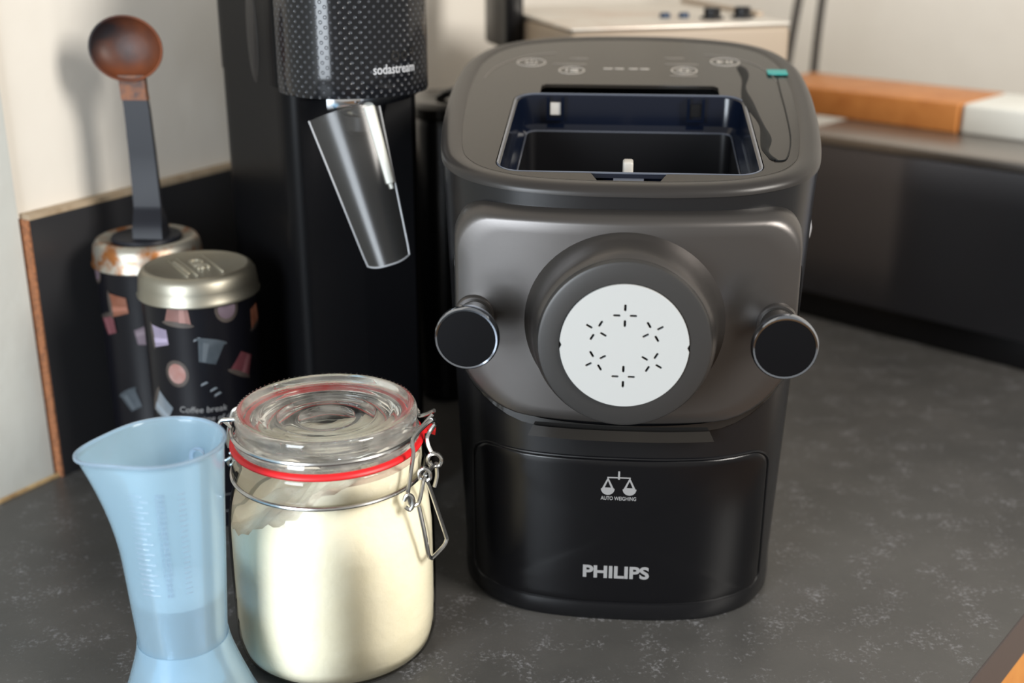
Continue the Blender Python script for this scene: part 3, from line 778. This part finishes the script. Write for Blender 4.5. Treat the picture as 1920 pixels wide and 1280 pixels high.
# ------------------------------------------------------------------ coffee tins
def tin(x, y, r, h, lidmat, label, lid_label=None):
    t = empty('coffee_tin', (x, y, 0), 0, label, 'tin', 'black coffee tins by the wall')
    mk('tin_body', *lathe([(0, .001), (r - .004, .001), (r - .002, 0), (r - .0012, .0022), (r - .0020, .004), (r - .0020, h - .018)], 64), M['tin_black'], t)
    lp_ = [(r - .0016, h - .0215), (r + .0008, h - .0212), (r + .0012, h - .0200), (r + .0002, h - .0186), (r - .0004, h - .012), (r - .0012, h - .0060), (r - .0035, h - .0022), (r - .0065, h - .0006),
           (r - .0075, h - .0010), (r - .0095, h - .0022), (0, h - .0022)]
    ld = mk('tin_lid', *lathe(lp_, 64), lidmat, t, angle=60)
    return t, ld
T1, L1 = tin(-0.2295, 0.858, .0430, .1945, M['tin_lid'], 'black coffee tin with embossed pewter lid and printed coffee capsules')
T2, L2 = tin(-0.2865, 0.931, .0420, .1965, M['tin_lid_rust'], 'black coffee tin with coffee-stained lid carrying an upright scoop')
def on_tin(r, a0, zc):
    return lambda c: Vector(((r + c.z)*math.cos(a0 + c.x/r), (r + c.z)*math.sin(a0 + c.x/r), zc + c.y))
def grad(name, c0, c1, rough=0.4):
    c0 = tuple(.6*c for c in c0); c1 = tuple(.6*c for c in c1)
    return mat(name, c0, rough, noise=(60, 2, c1, 0.35, 0.7))
CAPS = {'copper': grad('capsule_copper', (.26, .085, .045), (.36, .15, .09)), 'mauve': grad('capsule_mauve', (.17, .12, .15), (.24, .18, .22)),
        'lilac': grad('capsule_lilac', (.33, .28, .40), (.42, .36, .48)), 'graphite': grad('capsule_graphite', (.05, .065, .08), (.09, .11, .13)),
        'crimson': grad('capsule_crimson', (.15, .04, .05), (.22, .07, .085)), 'rose': grad('capsule_rose', (.24, .115, .10), (.33, .17, .15)),
        'pink': grad('capsule_pink', (.42, .20, .17), (.55, .38, .36)), 'rim': grad('capsule_rim', (.10, .08, .07), (.05, .04, .035)), 'pale': grad('capsule_pale', (.20, .24, .28), (.30, .33, .36))}
SHINE = {k: mat('shine_' + k, tuple(min(1, 1.5*c + .03) for c in m.node_tree.nodes['Principled BSDF'].inputs['Base Color'].default_value[:3]), .4) for k, m in CAPS.items()}
def rot2(P, a_, c=(0, 0)): return [(c[0] + x*math.cos(a_) - y*math.sin(a_), c[1] + x*math.sin(a_) + y*math.cos(a_)) for x, y in P]
def dens(P, k=4):
    o = []
    for i in range(len(P)):
        a, b = P[i], P[(i+1) % len(P)]
        o += [(a[0] + (b[0]-a[0])*t/k, a[1] + (b[1]-a[1])*t/k) for t in range(k)]
    return o
def cap_side(t, r, a0, z, col, rot, s=1.0):
    P = dens([(-.0055*s, -.008*s), (.0055*s, -.008*s), (.0085*s, .006*s), (-.0085*s, .006*s)])
    o = flat_curve('capsule_print', [rot2(P, rot)], CAPS[col], t, .00008, fn=on_tin(r, a0, z), sub=.003)
    sh = dens([(-.0035*s, -.0075*s), (-.0010*s, -.0075*s), (-.0012*s, .0055*s), (-.0052*s, .0055*s)])
    flat_curve('capsule_shine_print', [rot2(sh, rot)], SHINE[col], o, .00014, fn=on_tin(r, a0, z), sub=.003)
    rim = [(.0105*s*math.cos(k*math.pi/10), .0018*s*math.sin(k*math.pi/10) + .007*s) for k in range(20)]
    flat_curve('capsule_rim_print', [rot2(rim, rot)], CAPS['rim'] if col != 'graphite' else CAPS['graphite'], o, .0001, fn=on_tin(r, a0, z), sub=.003)
def cap_top(t, r, a0, z, col, s=1.0):
    o = flat_curve('capsule_print', [[(x*.9, y) for x, y in circle(.0098*s, 28)]], CAPS['rim'], t, .00006, fn=on_tin(r, a0, z), sub=.003)
    flat_curve('capsule_dome_print', [[(x*.9, y) for x, y in circle(.0072*s, 24)]], CAPS[col], o, .00012, fn=on_tin(r, a0, z), sub=.003)
r1 = .04125
V1 = math.atan2(-0.858, 0.2295)          # direction from tin to camera
def A1(pxx): return V1 + math.asin(max(-1, min(1, (pxx - 378)/108.0)))
cap_side(T1, r1, A1(335), .1690, 'rose', R(175), 1.15)
cap_top(T1, r1, A1(425), .1700, 'mauve', 1.05)
cap_side(T1, r1, A1(298), .1500, 'lilac', R(95), 1.0)
cap_side(T1, r1, A1(387), .1400, 'graphite', R(-15), 1.1)
cap_top(T1, r1, A1(324), .1235, 'pink', 1.05)
cap_side(T1, r1, A1(447), .1250, 'crimson', R(150), 1.05)
cap_side(T1, r1, A1(478), .1560, 'copper', R(190), 1.0)
cap_side(T1, r1, A1(290), .0950, 'pale', R(60), 1.2)
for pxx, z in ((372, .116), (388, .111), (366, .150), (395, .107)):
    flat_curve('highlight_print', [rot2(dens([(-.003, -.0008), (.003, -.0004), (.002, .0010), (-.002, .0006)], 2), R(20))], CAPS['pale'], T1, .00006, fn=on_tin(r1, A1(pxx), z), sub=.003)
text('tin_lettering', 'Coffee break', .0066, M['print_grey'], T1, on_tin(r1, A1(366), .0960), .00006, shear=.15)
text('tin_lettering', 'is any time of day', .0060, M['print_grey'], T1, on_tin(r1, A1(375), .0882), .00006, shear=.15)
text('tin_lettering', 'oads:', .0056, M['print_grey'], T1, on_tin(r1, A1(423), .0198), .00006, shear=.15)
for z in (.0262, .0128):
    L = [on_tin(r1, A1(400), z)(Vector((-.03 + .06*k/20, 0, 0))) for k in range(21)]
    mk('printed_line', *tube(L, .0002, 4), M['print_grey'], T1)
r2 = .04075
V2 = math.atan2(-0.931, 0.2905)
def A2(pxx): return V2 + math.asin(max(-1, min(1, (pxx - 280)/98.0)))
cap_side(T2, r2, A2(216), .1500, 'copper', R(95), 1.1)
cap_side(T2, r2, A2(197), .1330, 'crimson', R(20), 1.0)
cap_side(T2, r2, A2(262), .1265, 'mauve', R(-80), 1.05)
cap_side(T2, r2, A2(222), .0720, 'graphite', R(30), 1.0)
cap_top(T2, r2, A2(185), .1730, 'mauve', 1.0)
# embossing on the near tin lid
LZ = .1945 - .0022
ea = R(-58)
def lidfn(cx, cy):
    def fn(c):
        x = cx + c.x*math.cos(ea) - c.y*math.sin(ea); y = cy + c.x*math.sin(ea) + c.y*math.cos(ea)
        return Vector((x, y, LZ + .0002 + c.z))
    return fn
text('embossed_lettering', 'Café', .0135, M['emboss'], L1, lidfn(.0005, .004), .0008, bold=.0002, shear=.2)
for off in (-.0145, -.0075, .0115):
    flat_curve('embossed_line', [[(-.024, off - .0005), (.024, off - .0005), (.024, off + .0005), (-.024, off + .0005)]], M['emboss'], L1, .0005, fn=lidfn(0, 0))
for k in range(9):
    flat_curve('embossed_mark', [[(-.018 + k*.004, -.0125), (-.0155 + k*.004, -.0125), (-.0155 + k*.004, -.0095), (-.018 + k*.004, -.0095)]], M['emboss'], L1, .0004, fn=lidfn(0, 0))

# coffee scoop standing on the far tin
SC = empty('coffee_scoop', (-0.2845, 0.926, .1943), R(-4), 'black coffee scoop with brown-stained bowl standing upright on a tin', 'scoop')
mk('scoop_foot', *lathe([(0, 0), (.0265, 0), (.0270, .0016), (.0262, .0034), (.0235, .0040), (0, .0040)], 48), M['scoop_black'], SC)
hp = [(0.0065, -.006, .0035, .0115, .010), (0.0060, -.006, .012, .0115, .008), (.0055, -.0045, .019, .0112, .0055), (.0040, -.001, .0235, .0108, .0035), (.0035, .0005, .028, .0106, .0026),
      (-.0010, .002, .070, .0100, .0024), (-.0055, .0035, .105, .0096, .0022), (-.0080, .004, .118, .0094, .0020)]
def hl(c): x, y, z, hw, ht = c; x += .095*max(0, z - .03); z *= .955; return [(x - hw, y - ht, z), (x + hw, y - ht, z), (x + hw, y + ht, z), (x - hw, y + ht, z)]
mk('handle', *loft([hl(c) for c in hp], True, True), M['scoop_black'], SC, angle=30)
hs = [(-.0068, .0035, .112, .0099, .0030), (-.0080, .004, .118, .0098, .0028), (-.0093, .0045, .1275, .0100, .0026), (-.0100, .0047, .131, .0104, .0022)]
mk('stained_neck', *loft([hl(c) for c in hs], True, True), M['stain'], SC, angle=30)
bl = []
for r, d in ((.0005, .0145), (.012, .0135), (.020, .0100), (.0250, .0045), (.0270, -.002), (.0278, -.0028), (.0275, -.0035), (.0262, -.0030), (.0245, .003), (.0190, .0085), (.011, .0118), (.0005, .0125)):
    bl.append([(r*1.02*math.cos(2*math.pi*k/48), d, r*.87*math.sin(2*math.pi*k/48)) for k in range(48)])
mk('scoop_bowl', *loft(bl), M['scoop_stain'], SC, loc=(-.0018, .004, .1445), rot=(R(-6), R(4), 0))

# ------------------------------------------------------------------ soda maker
SY = R(30)
SD = empty('soda_maker', (-0.1115, 0.886, 0), SY, 'tall glossy black soda maker with dimpled head and hanging clear bottle guard', 'soda maker')
def drect(hw, y0, y1, r, bulge, z, n=9):
    """footprint: rounded back, front edge bulging forward by `bulge`"""
    L = []
    for x, y in rrect(-hw, hw, y0, y1, r, r, 6, 14):
        if y < y0 + r + 1e-6: y -= bulge*(1 - (x/hw)**2)
        L.append((x, y, z))
    return L
# rear column
cl_ = [drect(.0525, 0.0, .155, .016, 0, z) for z in (0, .002, .10, .22, .318)]
mk('column', *loft(cl_, True, True), M['soda_side'], SD)
mk('column_recess', *loft([[(x, -.0012 + (0 if abs(x) < .04 else .0012), z) for x in (-.043, -.041, .0, .041, .043)] for z in (.03, .31)], closed=False), M['soda_recess'], SD, smooth=False)
mk('base_foot', *loft([drect(.0520, -.012, .02, .010, .030, z) for z in (0, .014, .020)], True, True), M['soda_side'], SD)
# head: dimpled shell in front, smooth sides
hd = [drect(.0530, 0.010, .156, .016, 0, z) for z in (.318, .44, .452)]
mk('head_back', *loft(hd, True, True), M['soda_side'], SD)
NS = 40; shell = []; us = []
def shp(t, k=1.0):        # half-ellipse front, t in -1..1
    a_ = t*math.pi/2; return (.0535*k*math.sin(a_), .012 - .058*k*math.cos(a_)**0.75)
zsh = [.3155, .318, .33, .37, .41, .45]
for z in zsh:
    shell.append([(*shp(-1 + 2*j/NS, 1.0 if z > .316 else .985), z) for j in range(NS + 1)])
vv, ff = loft(shell, closed=False)
hs_ = mk('dimpled_shell', vv, ff, M['dotted'], SD)
uvl = hs_.data.uv_layers.new(name='UVMap')
arc_len = [0]
for j in range(NS):
    p, q = shp(-1 + 2*j/NS), shp(-1 + 2*(j+1)/NS); arc_len.append(arc_len[-1] + math.hypot(p[0]-q[0], p[1]-q[1]))
for lp2 in hs_.data.loops:
    vi = lp2.vertex_index; uvl.data[lp2.index].uv = (arc_len[vi % (NS+1)], hs_.data.vertices[vi].co.z)
mk('head_underside', [(*shp(-1 + 2*j/NS, .985), .3160) for j in range(NS + 1)], [tuple(range(NS + 1))], M['soda_recess'], SD, smooth=False)
def on_shell(t0, zc):
    def fn(c):
        # walk along arc length
        s0 = arc_len[-1]*(t0 + 1)/2 + c.x
        for j in range(NS):
            if arc_len[j] <= s0 <= arc_len[j+1]:
                k = (s0 - arc_len[j])/(arc_len[j+1]-arc_len[j]); p, q = Vector(shp(-1+2*j/NS)), Vector(shp(-1+2*(j+1)/NS)); pp = p + (q-p)*k
                n_ = Vector((q.y-p.y, -(q.x-p.x))).normalized()
                pp += n_*(.0003 + c.z); return Vector((pp.x, pp.y, zc + c.y))
        return Vector((0, 0, zc))
    return fn
text('logo_lettering', 'sodastream', .0090, M['logo_grey'], hs_, on_shell(.12, .3345), .0001, bold=.0001, width=.034)
for k, (dx, dz) in enumerate(((-.0030, 0), (.0030, 0), (.0085, .0025))):
    flat_curve('logo_bubble', [circle(.0034 - .0006*k, 20), circle(.0020 - .0005*k, 16)[::-1]], M['black_gloss'], hs_, .0002, fn=on_shell(.16 + dx*14, .3430 + dz))
# nozzle assembly
mk('steel_collar', *lathe([(.0175, .3160), (.0175, .3090), (.0165, .3030), (.0150, .3010), (.0120, .3005)], 40, 'z', (-.001, -.014, 0)), M['chrome'], SD)
mk('steel_band', *loft([[(lambda p: (p[0]*kk, p[1]*kk, .3160 - dz*(1 - .75*j/24)))(shp(-.50 + 1.25*j/24, .90)) for j in range(25)] for kk, dz in ((1, 0), (1, .006), (.96, .010), (.80, .0125), (.60, .0130))], closed=False), M['chrome'], SD)
mk('valve_block', *lathe([(.0150, .300), (.0145, .290), (.010, .286), (0, .286)], 28, 'z', (-.001, -.014, 0)), M['soda_recess'], SD)
def sl_(p):      # world -> soda local
    d = Vector(p) - Vector((-0.1115, 0.886, 0)); return Vector((d.x*math.cos(-SY) - d.y*math.sin(-SY), d.x*math.sin(-SY) + d.y*math.cos(-SY), d.z))
p0 = sl_((-.0985, .848, .309)); p1 = sl_((-.0835, .836, .2545)); d_ = (p1 - p0)
mk('carbonating_nozzle', *tube([p0, p0 + d_*.5, p0 + d_*.93, p0 + d_*.94, p1], [.0040, .0036, .0034, .0019, .0017], 14), M['nozzle'], SD)
# clear guard: tapered trough hanging at a slant
g0 = sl_((-.1165, .852, .3055)); g1 = sl_((-.0850, .822, .2035)); gd = (g1 - g0)
wx = Vector((math.cos(R(-28)), math.sin(R(-28)), 0)); wx = (wx - gd.normalized()*wx.dot(gd.normalized())).normalized(); wn = gd.normalized().cross(wx).normalized()
if wn.y > 0: wn = -wn
gr = []; NG = 14
for i in range(11):
    t = i/10; hw = .0250 - .0100*t; dp = .010*(1 - .35*t); row = []
    for j in range(NG + 1):
        s = -1 + 2*j/NG; tt = t
        if i == 10: tt = t - .030*(abs(s)**3)
        row.append(g0 + gd*tt + wx*hw*s + wn*dp*(1 - abs(s)**2.2))
    gr.append(row)
gv = mk('bottle_guard', *loft(gr, closed=False), M['clear_guard'], SD)
rimp = [gr[i][0] for i in range(11)] + [gr[10][j] for j in range(1, NG)] + [gr[i][NG] for i in range(10, -1, -1)]
mk('guard_edge', *tube(rimp, .0006, 6), M['guard_edge'], gv)
mk('side_grip', *loft([[(-.0528 - e_, .062 + w_*math.cos(2*math.pi*k/20), .352 + h_*math.sin(2*math.pi*k/20)) for k in range(20)] for w_, h_, e_ in ((.012, .036, 0), (.010, .033, .0012), (.004, .02, .0014))], cap1=True), M['soda_recess'], SD)

# ------------------------------------------------------------------ black appliance between soda maker and pasta machine
BA = empty('coffee_maker', (-0.040, 1.118, 0), R(20), 'low black appliance with shiny flat top standing between soda maker and pasta machine', 'coffee maker')
mk('housing', *loft([[(x, y, z) for x, y in rrect(-.056 + d, .056 - d, -.048 + d, .048 - d, .02, .02, 6, 3)] for z, d in ((0, .003), (.004, 0), (.255, 0), (.262, .002))], True, True), M['appliance_black'], BA)
mk('top_lid', *loft([[(x, y, z) for x, y in rrect(-.058 + d, .058 - d, -.050 + d, .050 - d, .022, .022, 6, 3)] for z, d in ((.262, .002), (.264, 0), (.272, 0), (.2755, .003), (.2765, .008))], True, True), M['deck'], BA)
mk('lid_handle', *tube(smooth_path([(-.035, -.02, .2765), (-.02, -.024, .284), (.02, -.024, .284), (.035, -.02, .2765)], 5), .004, 8), M['black_gloss'], BA)

# ------------------------------------------------------------------ steel appliance behind
OV = empty('steel_oven', (0.042, 1.154, 0), math.atan2(.29, .957), 'pale brushed steel countertop appliance with dark knobs behind the pasta machine', 'appliance')
rbox('housing', 0, .22, -.035, .20, .012, .331, .006, M['appliance_side'], OV)
rbox('top_panel', .0005, .2195, -.0345, .1995, .3305, .3345, .0015, M['appliance_steel'], OV)
rbox('back_ridge', .211, .2195, .02, .1995, .3335, .3390, .0015, M['appliance_side'], OV)
for x, y in ((.120, .032), (.138, .028)):
    mk('indicator', *lathe([(.0052, .3340), (.0052, .3385), (.0042, .3395), (0, .3395)], 20, 'z', (x, y, 0)), mat('blue_black_indicator', (.03, .05, .09), .3), OV)
for x, y in ((.160, .012), (.192, .012)):
    mk('knob', *lathe([(.0115, .3340), (.0115, .3362), (.0080, .3372), (.0080, .3440), (.0070, .3450), (0, .3450)], 28, 'z', (x, y, 0)), M['black_plastic'], OV)
rbox('rear_handle', -.020, -.0005, .10, .18, .300, .400, .005, M['black_plastic'], OV)
for x, y in ((.02, .02), (.2, .02), (.02, .18), (.2, .18)):
    mk('foot', *lathe([(.010, 0), (.010, .0125), (0, .0125)], 16, 'z', (x, y, 0)), M['black_plastic'], OV)

# ------------------------------------------------------------------ dark steel bin with boards on top
BN = empty('bread_bin', (0.310, 1.320, 0), math.atan2(-.692, .722), 'wide dark mirror steel bread bin on a black plinth', 'bread bin')
rbox('plinth', .006, .354, .008, .240, 0, .032, .003, M['black_deep'], BN)
fp = []
for z, y in ((.030, .006), (.031, .0025), (.036, 0), (.08, -.0012), (.12, -.0016), (.16, -.0010), (.192, .0005), (.197, .003)):
    fp.append([(0, y, z), (.36, y, z), (.36, .246, z), (0, .246, z)])
mk('steel_case', *loft(fp, True, True), M['bin_steel'], BN, angle=30)
rbox('top_panel', -.002, .362, -.001, .248, .1965, .2075, .003, M['bin_top'], BN)
bb = rbox('chopping_board', 0, .245, 0, .115, 0, .031, .002, M['bamboo'], None, loc=(0, 0, 0))
def onbin(x, y, z):
    a_ = math.atan2(-.692, .722); return Vector((0.310 + x*math.cos(a_) - y*math.sin(a_), 1.320 + x*math.sin(a_) + y*math.cos(a_), z))
bb.location = onbin(-.115, .098, .2075); bb.rotation_euler = (0, 0, math.atan2(-.692, .722))
tag(bb, 'orange-brown bamboo chopping board lying on the dark steel bin', 'chopping board')
wb = rbox('storage_box', 0, .21, 0, .105, 0, .032, .004, M['white_box'], None)
wb.location = onbin(.1330, .100, .2075); wb.rotation_euler = bb.rotation_euler
tag(wb, 'flat white box lying on the steel bin beside the bamboo board', 'box')

# ------------------------------------------------------------------ power cord hanging by the wall
cp = smooth_path([(.395, 1.60, .75), (.387, 1.60, .55), (.376, 1.60, .44), (.366, 1.60, .36), (.352, 1.60, .22), (.350, 1.60, .06), (.352, 1.595, .006), (.365, 1.58, .0045), (.385, 1.585, .006), (.392, 1.60, .06),
                  (.389, 1.605, .22), (.394, 1.605, .345), (.404, 1.605, .40), (.412, 1.605, .48), (.418, 1.605, .75)], 6)
co = mk('power_cord', *tube(cp, .0055, 8), M['cord'])
tag(co, 'dark power cord hanging in a loop before the cream wall', 'cord')
